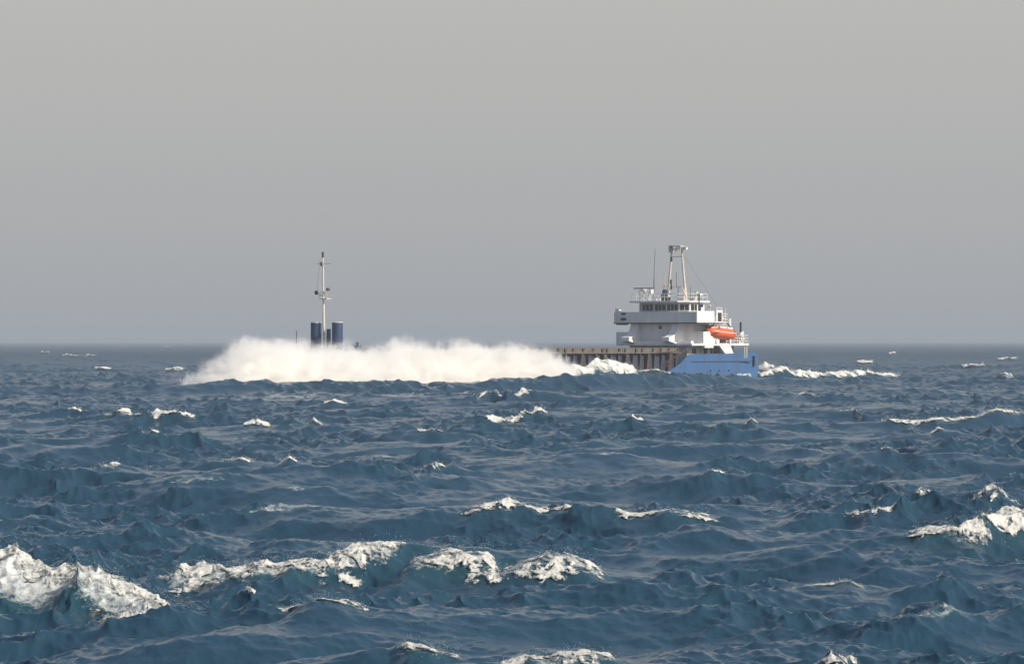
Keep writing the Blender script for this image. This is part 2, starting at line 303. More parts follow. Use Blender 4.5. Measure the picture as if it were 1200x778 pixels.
# ------------------------------------------------------------------ sea sheet
def sea():
    # angles: fine across the view, coarse all round
    fine = np.arange(-0.215, 0.2151, 0.00042)
    out = [0.2155]; st = 0.002
    while out[-1] < math.pi - 0.02:
        out.append(out[-1] + st); st = min(st * 1.12, 0.06)
    out = np.array(out[1:])
    ang = np.concatenate([-out[::-1], fine, out])
    rad = [2.0]
    while rad[-1] < 38000:
        r = rad[-1]
        q = 0.03 if r < 46 else (0.0022 if r < 900 else (0.0045 if r < 3500 else 0.012))
        if r < 130 and r >= 46: q = 0.0018
        rad.append(r * (1 + q))
    rad = np.array(rad)
    A, D = np.meshgrid(ang, rad)
    x = (D * np.sin(A)).ravel(); y = (D * np.cos(A)).ravel()
    X, Y, Z, J = surf(x, y)
    foam = np.zeros_like(x)
    d = np.sqrt(x * x + y * y)
    thr = float(np.percentile(J[(d > 60) & (d < 900)], 96.0))
    foam = sstep(thr, thr * 1.35, J) * sstep(0.44, 0.60, fbm(x / 6, y / 9, 3)) * 0.5 * (1 - sstep(700, 1600, d))
    for c in CRESTS:
        if c['foam'] <= 0: continue
        p = np.array(c['p'])
        m = (x > p[0, 0] - 3 * c['reach']) & (x < p[-1, 0] + 3 * c['reach']) & (np.abs(y - p[:, 1].mean()) < 4 * c['reach'] + np.ptp(p[:, 1]) + 4)
        if not m.any(): continue
        v, hc, et = crest_frame(c, x[m], y[m])
        t = -v / c['reach']; e1 = 0.3 * c['reach']
        ft = sstep(p[0, 0] - e1, p[0, 0] + e1, x[m]) * (1 - sstep(p[-1, 0] - e1, p[-1, 0] + e1, x[m]))
        f = sstep(-0.25, 0.05, t) * (1 - sstep(0.3, 1.35, t)) * ft * c['foam']
        back = sstep(-2.6, -0.1, t) * (1 - sstep(-0.1, 0.2, t)) * ft * c['foam'] * 0.5
        foam[m] = np.maximum(foam[m], np.maximum(f * 0.52, back * 0.8))
    nr, na = len(rad), len(ang)
    idx = np.arange(nr * na).reshape(nr, na)
    q = np.stack([idx[:-1, :-1], idx[1:, :-1], idx[1:, 1:], idx[:-1, 1:]], -1).reshape(-1, 4)[:, ::-1]
    # centre fan closes under the camera
    verts = np.stack([X, Y, Z], 1)
    mm = bpy.data.materials.new('sea_water'); mm.use_nodes = True
    t = mm.node_tree; b = t.nodes['Principled BSDF']; L = t.links
    b.inputs['IOR'].default_value = 1.333
    b.inputs['Roughness'].default_value = 0.17
    tc = t.nodes.new('ShaderNodeTexCoord')
    def noise(scale, det, rough=0.6, st=(1, 1, 1)):
        mp = t.nodes.new('ShaderNodeMapping'); mp.inputs['Scale'].default_value = st
        L.new(tc.outputs['Object'], mp.inputs[0])
        n = t.nodes.new('ShaderNodeTexNoise'); n.inputs['Scale'].default_value = scale
        n.inputs['Detail'].default_value = det; n.inputs['Roughness'].default_value = rough
        L.new(mp.outputs[0], n.inputs['Vector']); return n
    n1 = noise(5.0, 5, 0.6, (1, 0.6, 1)); 
    bump = t.nodes.new('ShaderNodeBump'); bump.inputs['Strength'].default_value = 1.0; bump.inputs['Distance'].default_value = 0.03
    L.new(n1.outputs[0], bump.inputs['Height']); L.new(bump.outputs[0], b.inputs['Normal'])
    at = t.nodes.new('ShaderNodeAttribute'); at.attribute_name = 'foam'
    nf = noise(5.0, 9, 0.8, (0.7, 0.5, 1))
    ma = t.nodes.new('ShaderNodeMath'); ma.operation = 'ADD'; L.new(at.outputs['Fac'], ma.inputs[0]); L.new(nf.outputs[0], ma.inputs[1])
    mrn = t.nodes.new('ShaderNodeMapRange'); mrn.inputs['From Min'].default_value = 0.93; mrn.inputs['From Max'].default_value = 1.20
    L.new(ma.outputs[0], mrn.inputs[0])
    # patchy aerated water, greener under young foam
    np_ = noise(0.05, 3, 0.5, (1, 0.5, 1))
    mc = t.nodes.new('ShaderNodeMix'); mc.data_type = 'RGBA'
    mc.inputs[6].default_value = (0.016, 0.047, 0.080, 1); mc.inputs[7].default_value = (0.022, 0.060, 0.092, 1)
    L.new(np_.outputs[0], mc.inputs[0])
    mg = t.nodes.new('ShaderNodeMix'); mg.data_type = 'RGBA'; mg.inputs[7].default_value = (0.03, 0.10, 0.105, 1)
    mgf = t.nodes.new('ShaderNodeMath'); mgf.operation = 'MULTIPLY'; mgf.inputs[1].default_value = 0.6
    L.new(at.outputs['Fac'], mgf.inputs[0]); L.new(mgf.outputs[0], mg.inputs[0]); L.new(mc.outputs[2], mg.inputs[6])
    mf = t.nodes.new('ShaderNodeMix'); mf.data_type = 'RGBA'; mf.inputs[7].default_value = (0.70, 0.72, 0.70, 1)
    L.new(mrn.outputs[0], mf.inputs[0]); L.new(mg.outputs[2], mf.inputs[6]); L.new(mf.outputs[2], b.inputs['Base Color'])
    mrr = t.nodes.new('ShaderNodeMapRange'); mrr.inputs['To Max'].default_value = 0.8
    L.new(mrn.outputs[0], mrr.inputs[0]); L.new(mrr.outputs[0], b.inputs['Roughness'])
    ar = t.nodes.new('ShaderNodeAttribute'); ar.attribute_name = 'ripple'      # slopes finer than the mesh at that distance
    L.new(ar.outputs['Fac'], mrr.inputs['To Min'])
    o = np_mesh('sea', verts, q, mm, True, {'foam': foam, 'ripple': 0.16 + 0.30 * sstep(150, 1800, d)})
    o['kind'] = 'structure'
    o['label'] = 'dark blue choppy sea reaching to the hazy horizon'
    return o, float(Z.min())
sea_o, zmin = sea()

# ------------------------------------------------------------------ whitecaps
m_foam = bpy.data.materials.new('sea_foam'); m_foam.use_nodes = True
t = m_foam.node_tree; b = t.nodes['Principled BSDF']
b.inputs['Roughness'].default_value = 0.9; b.inputs['Specular IOR Level'].default_value = 0.2
tc = t.nodes.new('ShaderNodeTexCoord'); n = t.nodes.new('ShaderNodeTexNoise'); n.inputs['Scale'].default_value = 6; n.inputs['Detail'].default_value = 8; n.inputs['Roughness'].default_value = 0.8
t.links.new(tc.outputs['Object'], n.inputs['Vector'])
r_ = t.nodes.new('ShaderNodeMapRange'); r_.inputs['From Min'].default_value = 0.46; r_.inputs['From Max'].default_value = 0.66
at = t.nodes.new('ShaderNodeAttribute'); at.attribute_name = 'thick'
ad = t.nodes.new('ShaderNodeMath'); ad.operation = 'MULTIPLY_ADD'; ad.inputs[1].default_value = 0.20
t.links.new(at.outputs['Fac'], ad.inputs[0]); t.links.new(n.outputs[0], ad.inputs[2]); t.links.new(ad.outputs[0], r_.inputs[0])
mx = t.nodes.new('ShaderNodeMix'); mx.data_type = 'RGBA'; mx.inputs[6].default_value = (0.16, 0.21, 0.23, 1); mx.inputs[7].default_value = (0.72, 0.71, 0.67, 1)
t.links.new(r_.outputs[0], mx.inputs[0]); t.links.new(mx.outputs[2], b.inputs['Base Color'])
nb_ = t.nodes.new('ShaderNodeTexNoise'); nb_.inputs['Scale'].default_value = 16; nb_.inputs['Detail'].default_value = 6; nb_.inputs['Roughness'].default_value = 0.75
t.links.new(tc.outputs['Object'], nb_.inputs['Vector'])
bp_ = t.nodes.new('ShaderNodeBump'); bp_.inputs['Strength'].default_value = 1.0; bp_.inputs['Distance'].default_value = 0.05
t.links.new(nb_.outputs[0], bp_.inputs['Height']); t.links.new(bp_.outputs[0], b.inputs['Normal'])

# froth dissolves into separate bubbles and lace where it is thin
na_ = t.nodes.new('ShaderNodeTexNoise'); na_.inputs['Scale'].default_value = 13; na_.inputs['Detail'].default_value = 7; na_.inputs['Roughness'].default_value = 0.8
mpa = t.nodes.new('ShaderNodeMapping'); mpa.inputs['Scale'].default_value = (1, 0.55, 1)
t.links.new(tc.outputs['Object'], mpa.inputs[0]); t.links.new(mpa.outputs[0], na_.inputs['Vector'])
al = t.nodes.new('ShaderNodeMath'); al.operation = 'MULTIPLY_ADD'; al.inputs[1].default_value = 0.55
t.links.new(at.outputs['Fac'], al.inputs[0]); t.links.new(na_.outputs[0], al.inputs[2])
alr = t.nodes.new('ShaderNodeMapRange'); alr.inputs['From Min'].default_value = 0.62; alr.inputs['From Max'].default_value = 0.80
t.links.new(al.outputs[0], alr.inputs[0]); t.links.new(alr.outputs[0], b.inputs['Alpha'])

OCT = np.array([[1, 0, 0], [-1, 0, 0], [0, 1, 0], [0, -1, 0], [0, 0, 1], [0, 0, -1]], float)
OCF = np.array([[0, 2, 4], [2, 1, 4], [1, 3, 4], [3, 0, 4], [2, 0, 5], [1, 2, 5], [3, 1, 5], [0, 3, 5]])

def whitecap(c, seed):
    rs = np.random.RandomState(seed)
    p = np.array(c['p']); D = p[:, 1].mean(); reach = c['reach']
    res = max(0.018, D * 0.00022)
    x0, x1 = p[0, 0], p[-1, 0]; ex = 0.06 * (x1 - x0)
    gx = np.arange(x0 - ex, x1 + ex, res)
    gt = np.arange(-0.25, 1.25, res / reach * 1.3)
    if len(gx) * len(gt) > 400000:
        gx = gx[::2]; gt = gt[::2]
    GX, GT = np.meshgrid(gx, gt)
    x = GX.ravel(); tt = GT.ravel()
    v0, hc, et = crest_frame(c, x, np.zeros_like(x))
    yc = -v0
    y = yc - tt * reach
    fs = max(0.10, D * 0.0016)                      # size of the finest froth clumps
    n1 = fbm(x / reach * 1.6 + seed, y / reach * 1.1, 4, 0.55)
    n2 = fbm(x / (reach * 0.25) + y / (reach * .5), y / (reach * 0.2) + seed, 4, 0.7)
    n3 = fbm(x / fs + seed, y / (fs * 1.4), 3, 0.7)
    lim = (0.35 + 1.7 * (fbm(x / reach * 0.9 + seed * 3.1, x * 0 + seed, 3) - 0.12)) * c['foam']
    ends = sstep(x0 - ex, x0 + ex * 2, x) * (1 - sstep(x1 - ex * 2, x1 + ex, x))
    dens = sstep(-0.22, -0.02, tt) * (1 - sstep(lim * 0.35, lim + 0.15, tt)) * ends
    val = dens * 1.05 + (n1 - 0.5) * 1.9 + (n2 - 0.5) * 1.7 + (n3 - 0.5) * 1.0
    n5 = fbm(x / (reach * .13) + 40, y / (reach * .2) + seed, 3, 0.6)
    far_ = float(sstep(140, 260, np.float64(D)))
    val = val + 0.22 * far_ - (0.8 - 0.5 * far_) * sstep(0.47, 0.60, n5) * (0.15 + 0.85 * sstep(0.0, 0.55, tt))
    on = (val > 0.35) & (dens > 0.04)
    th = np.clip((val - 0.35) / 1.15, 0, 1)
    X, Y, Z, J = surf(x, y)
    lump = 0.42 * c.get('lump', 0.16) * min(1.0, reach / 1.6)
    n4 = fbm(x / (fs * 1.5) + 3, y / (fs * 2) + seed, 4, 0.75)
    Z = Z + 0.012 + D * 0.00010 + np.sqrt(th) * lump * (0.1 + 0.9 * n2 + 1.1 * (n4 - .4))
    Y = Y - np.sqrt(th) * lump * (0.2 + 1.2 * (n4 - .5)); X = X + np.sqrt(th) * lump * (n3 - .5) * .8
    nr, na = GX.shape
    idx = np.arange(nr * na).reshape(nr, na)
    q = np.stack([idx[:-1, :-1], idx[:-1, 1:], idx[1:, 1:], idx[1:, :-1]], -1).reshape(-1, 4)[:, ::-1]
    q = q[on[q].sum(1) >= 3]
    if len(q) == 0: return None
    used = np.unique(q); remap = -np.ones(len(x), int); remap[used] = np.arange(len(used))
    V = np.stack([X, Y, Z], 1)[used]; q = remap[q]; T = th[used]
    tris = np.concatenate([q[:, [0, 1, 2]], q[:, [0, 2, 3]]])
    # flung droplets and froth along the crest
    nd = int(0.25 * c.get('drops', 1.0) * min(5000, 70 * (x1 - x0) / (D * 0.00023) * 0.12))
    cand = np.nonzero(T > 0.15)[0]
    if nd > 0 and len(cand):
        w_ = np.exp(-tt[used][cand] * 3.0) + 0.12; w_ /= w_.sum()
        pk = cand[rs.choice(len(cand), nd, p=w_)]
        base = V[pk] + rs.randn(nd, 3) * [0.03, 0.02, 0.01] * reach
        up = np.minimum(rs.exponential(1.0, nd), 2.5) * c.get('fling', 0.05) * reach * (0.3 + 1.4 * fbm(base[:, 0] / reach * 3, base[:, 1] * 0, 3))
        base[:, 2] += up; base[:, 0] += up * rs.rand(nd) * 0.5
        sz = D * 0.00007 * (0.5 + rs.rand(nd) * 1.0)
        DV = (base[:, None, :] + OCT[None] * sz[:, None, None]).reshape(-1, 3)
        DF = (OCF[None] + (np.arange(nd) * 6)[:, None, None]).reshape(-1, 3) + len(V)
        V = np.concatenate([V, DV]); tris = np.concatenate([tris, DF]); T = np.concatenate([T, np.ones(len(DV))])
    o = np_mesh('whitecap', V, tris, m_foam, True, {'thick': T})
    tagp(o, c['label'], 'whitecap', 'whitecaps breaking on the sea')
    return o
for i, c in enumerate(CRESTS):
    if c.get('label'): whitecap(c, 100 + i)

#SHIP
# ------------------------------------------------------------------ ship
BOW_DIR = R(40)                   # bow points to the left and towards us
FWD = Vector((-math.sin(BOW_DIR), -math.cos(BOW_DIR), 0))
M = dict(
 hull=mat('hull_blue', (0.048, 0.130, 0.295), 0.45, noise=0.8, nscale=0.9, col2=(0.06, 0.085, 0.13), stretch=(1, 1, 0.22), thr=(0.47, 0.72)),
 dark=mat('coaming_blue', (0.030, 0.048, 0.085), 0.6, noise=0.8, nscale=0.8, col2=(0.075, 0.06, 0.052), stretch=(1, 1, 0.3), thr=(0.48, 0.7)),
 vent=mat('ventilator_blue', (0.018, 0.045, 0.115), 0.5, noise=0.3, nscale=1.6, col2=(0.05, 0.06, 0.08)),
 white=mat('white_paint', (0.82, 0.82, 0.82), 0.5, noise=0.40, nscale=0.7, col2=(0.50, 0.47, 0.43), stretch=(1, 1, 0.3)),
 cream=mat('weathered_cream', (0.62, 0.58, 0.50), 0.6, noise=0.6, nscale=1.4, col2=(0.36, 0.25, 0.16), stretch=(1, 1, 0.35), thr=(0.5, 0.72)),
 hatch=mat('hatch_grey', (0.13, 0.122, 0.11), 0.7, noise=0.8, nscale=0.9, col2=(0.12, 0.065, 0.045), stretch=(1, 1, 0.5), thr=(0.48, 0.62)),
 stay=mat('stay_grey', (0.06, 0.062, 0.07), 0.7, noise=.6, nscale=1.5),
 deck=mat('deck_paint', (0.16, 0.10, 0.075), 0.8, noise=0.4, nscale=1.0, col2=(0.07, 0.05, 0.04)),
 rust=mat('rusty_steel', (0.082, 0.062, 0.052), 0.8, noise=0.5, nscale=2.0, col2=(0.07, 0.05, 0.045)),
 glass=mat('dark_glass', (0.02, 0.025, 0.03), 0.08),
 black=mat('black_steel', (0.03, 0.035, 0.04), 0.6),
 orange=mat('lifeboat_orange', (0.85, 0.13, 0.03), 0.45, noise=0.35, nscale=2.2, col2=(0.75, 0.30, 0.20), thr=(0.5, 0.7)),
 navy=mat('navy_cover', (0.02, 0.035, 0.09), 0.8),
)

class MB:
    def __init__(s): s.b = bmesh.new()
    def box(s, x0, x1, y0, y1, z0, z1):
        v = [s.b.verts.new((x, y, z)) for x in (x0, x1) for y in (y0, y1) for z in (z0, z1)]
        for f in ((0, 1, 3, 2), (4, 6, 7, 5), (0, 4, 5, 1), (2, 3, 7, 6), (0, 2, 6, 4), (1, 5, 7, 3)):
            s.b.faces.new([v[i] for i in f])
        return s
    def bar(s, a, b, r, r2=None, n=8):
        a = Vector(a); b = Vector(b); r2 = r if r2 is None else r2
        z = (b - a).normalized(); u = z.orthogonal().normalized(); w_ = z.cross(u)
        A = []; B = []
        for i in range(n):
            t_ = 2 * math.pi * i / n; d = u * math.cos(t_) + w_ * math.sin(t_)
            A.append(s.b.verts.new(a + d * r)); B.append(s.b.verts.new(b + d * r2))
        for i in range(n):
            s.b.faces.new([A[i], A[(i + 1) % n], B[(i + 1) % n], B[i]])
        s.b.faces.new(A[::-1]); s.b.faces.new(B)
        return s
    def ball(s, c, r, sz=1.0):
        bmesh.ops.create_uvsphere(s.b, u_segments=12, v_segments=8, radius=r, matrix=Matrix.Translation(c) @ Matrix.Diagonal((1, 1, sz, 1)))
        return s
    def prism(s, pts, axis, t0, t1):
        """polygon pts extruded along axis 'x','y','z'"""
        def mk(p, t_):
            return {'x': (t_, p[0], p[1]), 'y': (p[0], t_, p[1]), 'z': (p[0], p[1], t_)}[axis]
        A = [s.b.verts.new(mk(p, t0)) for p in pts]; B = [s.b.verts.new(mk(p, t1)) for p in pts]
        n = len(pts)
        for i in range(n): s.b.faces.new([A[i], A[(i + 1) % n], B[(i + 1) % n], B[i]])
        s.b.faces.new(A[::-1]); s.b.faces.new(B)
        return s
    def rail(s, pts, h=1.0, r=0.035, step=1.3, rows=3):
        for a, b in zip(pts[:-1], pts[1:]):
            a = Vector(a); b = Vector(b); n = max(1, round((b - a).length / step))
            for i in range(n + 1):
                p = a.lerp(b, i / n); s.bar(p, p + Vector((0, 0, h)), r, n=5)
            for k in range(1, rows + 1):
                z = Vector((0, 0, h * k / rows)); s.bar(a + z, b + z, r, n=5)
        return s
    def build(s, name, m, parent=None, smooth=False, bevel=0):
        bmesh.ops.recalc_face_normals(s.b, faces=s.b.faces)
        me = bpy.data.meshes.new(name); s.b.to_mesh(me); s.b.free()
        if smooth:
            me.polygons.foreach_set('use_smooth', [True] * len(me.polygons))
        me.materials.append(m)
        o = bpy.data.objects.new(name, me); COL.objects.link(o)
        if parent: o.parent = parent
        if bevel:
            md = o.modifiers.new('bevel', 'BEVEL'); md.width = bevel; md.segments = 2; md.limit_method = 'ANGLE'
        return o

ship = bpy.data.objects.new('cargo_ship', None); COL.objects.link(ship)
SHIP_LOC = Vector((19.7, 500.0, 0))
ship.location = SHIP_LOC
yaw = math.atan2(FWD.y, FWD.x)
ship.rotation_euler = (R(0.0), R(0.0), yaw)     # bow slightly up (rotation about the local y axis)
tagp(ship, 'blue coaster with white deckhouse aft, its bow buried in spray', 'cargo ship')

# hull: lofted sections (port = +y is the side we see)
def sheer(x):
    if x < 1.6: return 4.15 + 0.012 * (1.6 - x)
    if x < 10:
        t_ = (x - 1.6) / 8.4; return 4.15 + (1.3 - 4.15) * (1 - (1 - t_) ** 2)
    if x < 54: return 1.3
    if x < 57: return 1.3 + (4.2 - 1.3) * sstep(54, 57, x)
    return 4.2 + (x - 57) * 0.05
def halfb(x):
    if x < -9: return 6.0 + 0.45 * float(sstep(-14.4, -9, x))
    if x < 46: return 6.45
    t_ = (x - 46) / 25.5
    return max(0.05, 6.45 * (1 - t_ ** 2.3))
xs = [-14.4, -12, -9, -6, -3, 0, 1.6, 2.6, 3.6, 4.6, 5.6, 6.5, 8, 10, 16, 22, 28, 34, 40, 46, 50, 54, 55, 56, 57, 60, 63, 66, 68.5, 70.5, 71.5]
hb = bmesh.new(); rings = []
for x in xs:
    H_ = float(sheer(x)); B_ = float(halfb(x)); fl = max(0, (x - 52) / 20.0)
    pr = []
    kn = 2.0
    prof = [(0, -4.0), (0.55 - 0.3 * fl, -4.0), (0.88 - 0.5 * fl, -3.2), (1.0 - 0.42 * fl, -1.0), (1.0 - 0.2 * fl, 0.6), (1.0 - 0.04 * fl, min(kn, H_ - 0.2)), (1.0, H_), (0.985, H_), (0.985, H_ - 1.0 if H_ > 3 else H_ - 0.6)]
    rake = 1.0 * max(0, (x - 60) / 11)
    pts = [(x + rake * (z / 4.0), f * B_, z) for f, z in prof]
    L_ = [hb.verts.new(p) for p in pts]; Rr = [hb.verts.new((p[0], -p[1], p[2])) for p in pts]
    rings.append((L_, Rr))
for (A, A2), (B, B2) in zip(rings[:-1], rings[1:]):
    for i in range(len(A) - 1):
        hb.faces.new([A[i], B[i], B[i + 1], A[i + 1]]); hb.faces.new([A2[i + 1], B2[i + 1], B2[i], A2[i]])
    hb.faces.new([A[-1], B[-1], B2[-1], A2[-1]])      # deck
A, A2 = rings[0]
hb.faces.new(A + A2[::-1])
bmesh.ops.remove_doubles(hb, verts=hb.verts, dist=0.01)
bmesh.ops.recalc_face_normals(hb, faces=hb.faces)
me = bpy.data.meshes.new('hull'); hb.to_mesh(me); hb.free(); me.materials.append(M['hull'])
hull = bpy.data.objects.new('hull', me); COL.objects.link(hull); hull.parent = ship
b_ = MB(); 
for sg in (1, -1):
    b_.box(-12.4, 1.2, sg * 6.46 - 0.05, sg * 6.46 + 0.05, 3.12, 3.24)
b_.build('rubbing_strake', M['dark'], hull)
for x in (-3.2, -5.0, -7.2):
    MB().bar((x, 6.40, 1.95), (x, 6.50, 1.95), 0.16, n=10).build('scupper', M['black'], hull)
MB().box(-13.4, -13.1, 6.0, 6.36, 2.5, 3.9).build('fairlead', M['black'], hull)
MB().box(-14.5, -14.38, 2.6, 5.4, 2.6, 3.7).build('stern_recess', M['black'], hull)
MB().bar((-8.2, 6.2, 4.1), (-8.2, 6.2, 4.9), 0.12).bar((-7.7, 6.2, 4.1), (-7.7, 6.2, 4.7), 0.12).build('bollard', M['black'], ship)

# hatch coaming with stays, hatch covers above
cm = MB()
for sg in (1, -1): cm.box(2.6, 57, sg * 5.25 - 0.06, sg * 5.25 + 0.06, 1.0, 4.3)
cm.box(2.6, 2.75, -5.2, 5.2, 1.0, 4.3).box(56.9, 57.0, -5.2, 5.2, 1.0, 4.3)
coam = cm.build('hatch_coaming', M['dark'], ship)
random.seed(4)
x = 3.4; k = 0
while x < 56:
    wide = k % 3 == 1
    st = MB()
    ww = 0.30 if wide else 0.07
    st.prism([(5.32, 4.25), (6.0 if wide else 5.75, 4.2), (5.55 if wide else 5.42, 1.2), (5.32, 1.2)], 'x', x - ww, x + ww)
    st.build('coaming_stay', M['rust'] if wide else M['stay'], coam)
    x += 1.55; k += 1
cv = MB()
cv.box(2.5, 57.1, -5.75, 5.75, 4.3, 4.42)
for i in range(9):
    a = 2.7 + i * 6.03
    cv.box(a, a + 5.95, -5.55, 5.55, 4.42, 5.02)
hc_ = cv.build('hatch_cover', M['hatch'], ship)
for i in range(30):
    a = 3.2 + i * 1.8 + random.uniform(-.5, .5); hh = random.uniform(.25, .5)
    ww = random.choice((.10, .14, .28))
    MB().prism([(a - ww, 4.95), (a + ww, 4.95), (a + ww * .4 + .1, 4.95 - hh), (a - ww * .4, 4.95 - hh)], 'y', 5.56, 5.72).build('cleat', M['rust'], hc_)
gr = MB()   # gangway rail and pipes along the poop break
gr.rail([(2.2, 6.1, 3.9), (8.5, 6.1, 1.3)], 1.0, 0.03)
gr.bar((3, 5.9, 4.6), (9, 5.9, 4.3), .05).bar((1, 5.9, 5.0), (6, 5.9, 3.0), .04)
gr.build('gangway', M['rust'], ship)

# poop house (tier one) and boat deck
ph = MB().box(-10.5, 0.0, -4.9, 4.9, 3.0, 5.3)
house = ph.build('poop_house', M['cream'], ship, bevel=0.05)
MB().box(-4.35, -3.65, 4.88, 4.96, 3.2, 5.0).build('door', M['black'], house)
MB().box(-1.9, -1.1, 4.88, 4.95, 4.25, 4.95).build('window', M['glass'], house)
MB().box(-8.9, -8.5, 4.88, 4.95, 4.35, 4.85).build('window', M['glass'], house)
MB().box(-6.4, -6.0, 4.88, 4.95, 4.2, 4.6).build('window', M['glass'], house)
MB().bar((-3.0, 4.9, 3.3), (-3.0, 4.9, 5.0), .05).build('pipe', M['rust'], house)
MB().bar((-5.3, 4.95, 3.3), (-5.3, 4.95, 5.2), .09).build('pipe', M['rust'], house)
bd = MB().box(-11.8, 1.0, -6.45, 6.45, 5.3, 5.62)
boat_deck = bd.build('boat_deck', M['white'], ship, bevel=0.04)
sp = MB().prism([(-5.2, 5.3), (-7.7, 5.3), (-8.6, 3.9), (-6.9, 3.9)], 'y', 6.05, 6.4)
sp.build('slanted_support', M['white'], boat_deck)
MB().bar((-11.1, 6.2, 3.6), (-11.1, 6.2, 5.3), .09).build('post', M['cream'], boat_deck)
MB().bar((-11.6, 6.2, 3.6), (-11.6, 6.2, 5.3), .09).build('post', M['cream'], boat_deck)
MB().rail([(-6.8, 6.35, 5.62), (-11.7, 6.35, 5.62), (-11.7, -6.35, 5.62)], 1.05, 0.04, 1.2).build('railing', M['white'], boat_deck)
MB().rail([(-11.7, -6.35, 5.62), (-3.0, -6.35, 5.62)], 1.05, 0.04, 1.2).build('railing', M['white'], boat_deck)

# accommodation (tier two) : front wall with wing brackets, side bulkhead
ac = MB().box(-9.0, -0.4, -4.1, 3.5, 5.62, 8.4)
acc = ac.build('accommodation', M['white'], ship, bevel=0.04)
MB().box(-3.9, -1.9, 6.05, 6.4, 5.0, 7.2).box(-4.2, -1.9, 4.4, 4.7, 7.0, 8.38).build('side_bulkhead', M['white'], acc, bevel=0.03)
MB().box(-1.88, -1.6, 3.5, 6.4, 5.62, 7.2).box(-1.88, -1.6, 3.5, 4.7, 7.2, 8.38).build('side_panel', M['white'], acc)
MB().box(-5.2, -3.92, 6.02, 6.42, 5.62, 6.3).build('bulwark', M['white'], acc, bevel=0.03)
MB().box(0.05, 0.6, -6.4, 6.0, 5.62, 5.95).build('breakwater', M['white'], acc, bevel=0.03)
MB().box(0.1, 0.4, -6.9, -4.7, 5.3, 7.15).build('side_panel', M['white'], acc)
# curved brackets that flare forward from the front wall
def bracket(y0, y1):
    pts = [(-0.4, 8.35), (0.15, 8.3), (0.4, 7.5), (0.85, 6.9), (1.6, 6.55), (2.3, 6.45), (2.3, 5.9), (1.0, 5.62), (-0.4, 5.62)]
    MB().prism(pts, 'y', y0, y1).build('front_bracket', M['white'], acc, bevel=0.03)
bracket(-4.6, -3.2); bracket(2.4, 3.6)
MB().bar((-0.4, 0.1, 7.75), (-0.25, 0.1, 7.75), .22, n=12).build('porthole', M['black'], acc)
MB().box(-0.4, -0.3, -2.9, 2.4, 5.7, 5.9).build('trim', M['black'], acc)
MB().bar((-5.5, 5.6, 5.62), (-5.5, 5.6, 8.3), .16).bar((-6.2, 5.2, 5.62), (-6.2, 5.2, 8.6), .12).bar((-4.9, 5.9, 7.6), (-7.0, 5.9, 8.6), .09).build('pipe', M['cream'], acc)
MB().box(-6.6, -5.2, 4.0, 5.4, 6.6, 8.1).build('locker', M['cream'], acc)
MB().rail([(-4.3, 6.25, 7.2), (-7.0, 6.25, 7.2)], .95, 0.035, .7).build('railing', M['white'], acc)
MB().box(-9.0, -8.9, 1.2, 2.0, 5.8, 7.6).build('door', M['black'], acc)

# bridge wings
bw = MB()
bw.box(-4.2, 0.5, -7.2, 6.9, 8.4, 8.52)
bw.box(0.42, 0.5, -7.2, 6.9, 8.52, 9.85)
bw.box(-2.6, 0.42, -7.2, -7.12, 8.52, 9.85).box(-3.4, 0.42, 6.82, 6.9, 8.52, 9.95)
bw.box(-2.6, -2.52, -7.12, -4.4, 8.52, 9.85).box(-3.4, -3.32, 4.5, 6.82, 8.52, 9.5)
wing = bw.build('bridge_wing', M['white'], ship, bevel=0.02)
MB().box(-4.2, 0.52, -7.25, 6.95, 8.26, 8.395).build('wing_edge', M['rust'], wing)
MB().box(-.2, .35, -7.1, -6.5, 9.85, 10.3).bar((.3, -6.8, 9.6), (.3, -6.8, 10.0), .08).build('lamp_box', M['white'], wing)
MB().box(.50, .64, -5.9, -5.2, 9.5, 9.75).build('lamp', M['black'], wing)
MB().box(.50, .60, -6.0, -5.1, 8.72, 9.05).build('vent_slot', M['black'], wing)
MB().box(-.1, .3, -7.0, -5.2, 8.1, 8.25).build('lamp', M['black'], wing)
MB().box(-1.2, -.6, 6.3, 6.8, 9.95, 10.45).build('lamp_box', M['white'], wing)
MB().bar((-.5, 6.5, 9.8), (-.5, 6.5, 12.0), .09).build('lamp_post', M['black'], wing)
MB().box(-.7, -.2, 6.3, 6.9, 12.0, 12.25).build('lamp', M['white'], wing)
MB().bar((-2.9, 6.5, 9.5), (-2.9, 6.5, 10.7), .06).ball((-2.9, 6.5, 10.6), .2).build('peloton', M['cream'], wing).name = 'compass_repeater'
# chart-house block aft of the wing with an open dark doorway
MB().box(-5.6, -4.25, 4.6, 6.6, 8.4, 10.1).build('stair_house', M['white'], wing)
MB().box(-5.35, -4.55, 6.58, 6.66, 8.6, 9.75).build('door', M['black'], wing)
MB().rail([(-4.4, 6.5, 10.1), (-5.6, 6.5, 10.1)], .3, .04, .8, 1).box(-7.0, -5.6, 2.0, 6.5, 8.4, 8.5).rail([(-5.7, 6.45, 8.5), (-7.0, 6.45, 8.5), (-7.0, 2.0, 8.5)], 1.1, .04, .7).build('railing', M['white'], wing)
MB().bar((-6.6, 6.3, 8.5), (-6.6, 6.3, 10.2), .07).bar((-7.0, 6.0, 8.5), (-7.0, 6.0, 10.4), .07).build('post', M['cream'], wing)
MB().box(-6.8, -5.8, 4.5, 5.3, 8.5, 9.5).build('locker', M['rust'], wing)
# funnel casing, aft on centreline
fn = MB().prism([(-10.6, -1.6), (-7.6, -1.6), (-7.0, -1.1), (-7.0, .9), (-7.6, 1.4), (-10.6, 1.4)], 'z', 5.62, 9.4).build('funnel', M['white'], ship, bevel=.08)
MB().bar((-9.0, 0, 9.4), (-9.0, 0, 10.1), .28).build('exhaust_pipe', M['black'], fn)

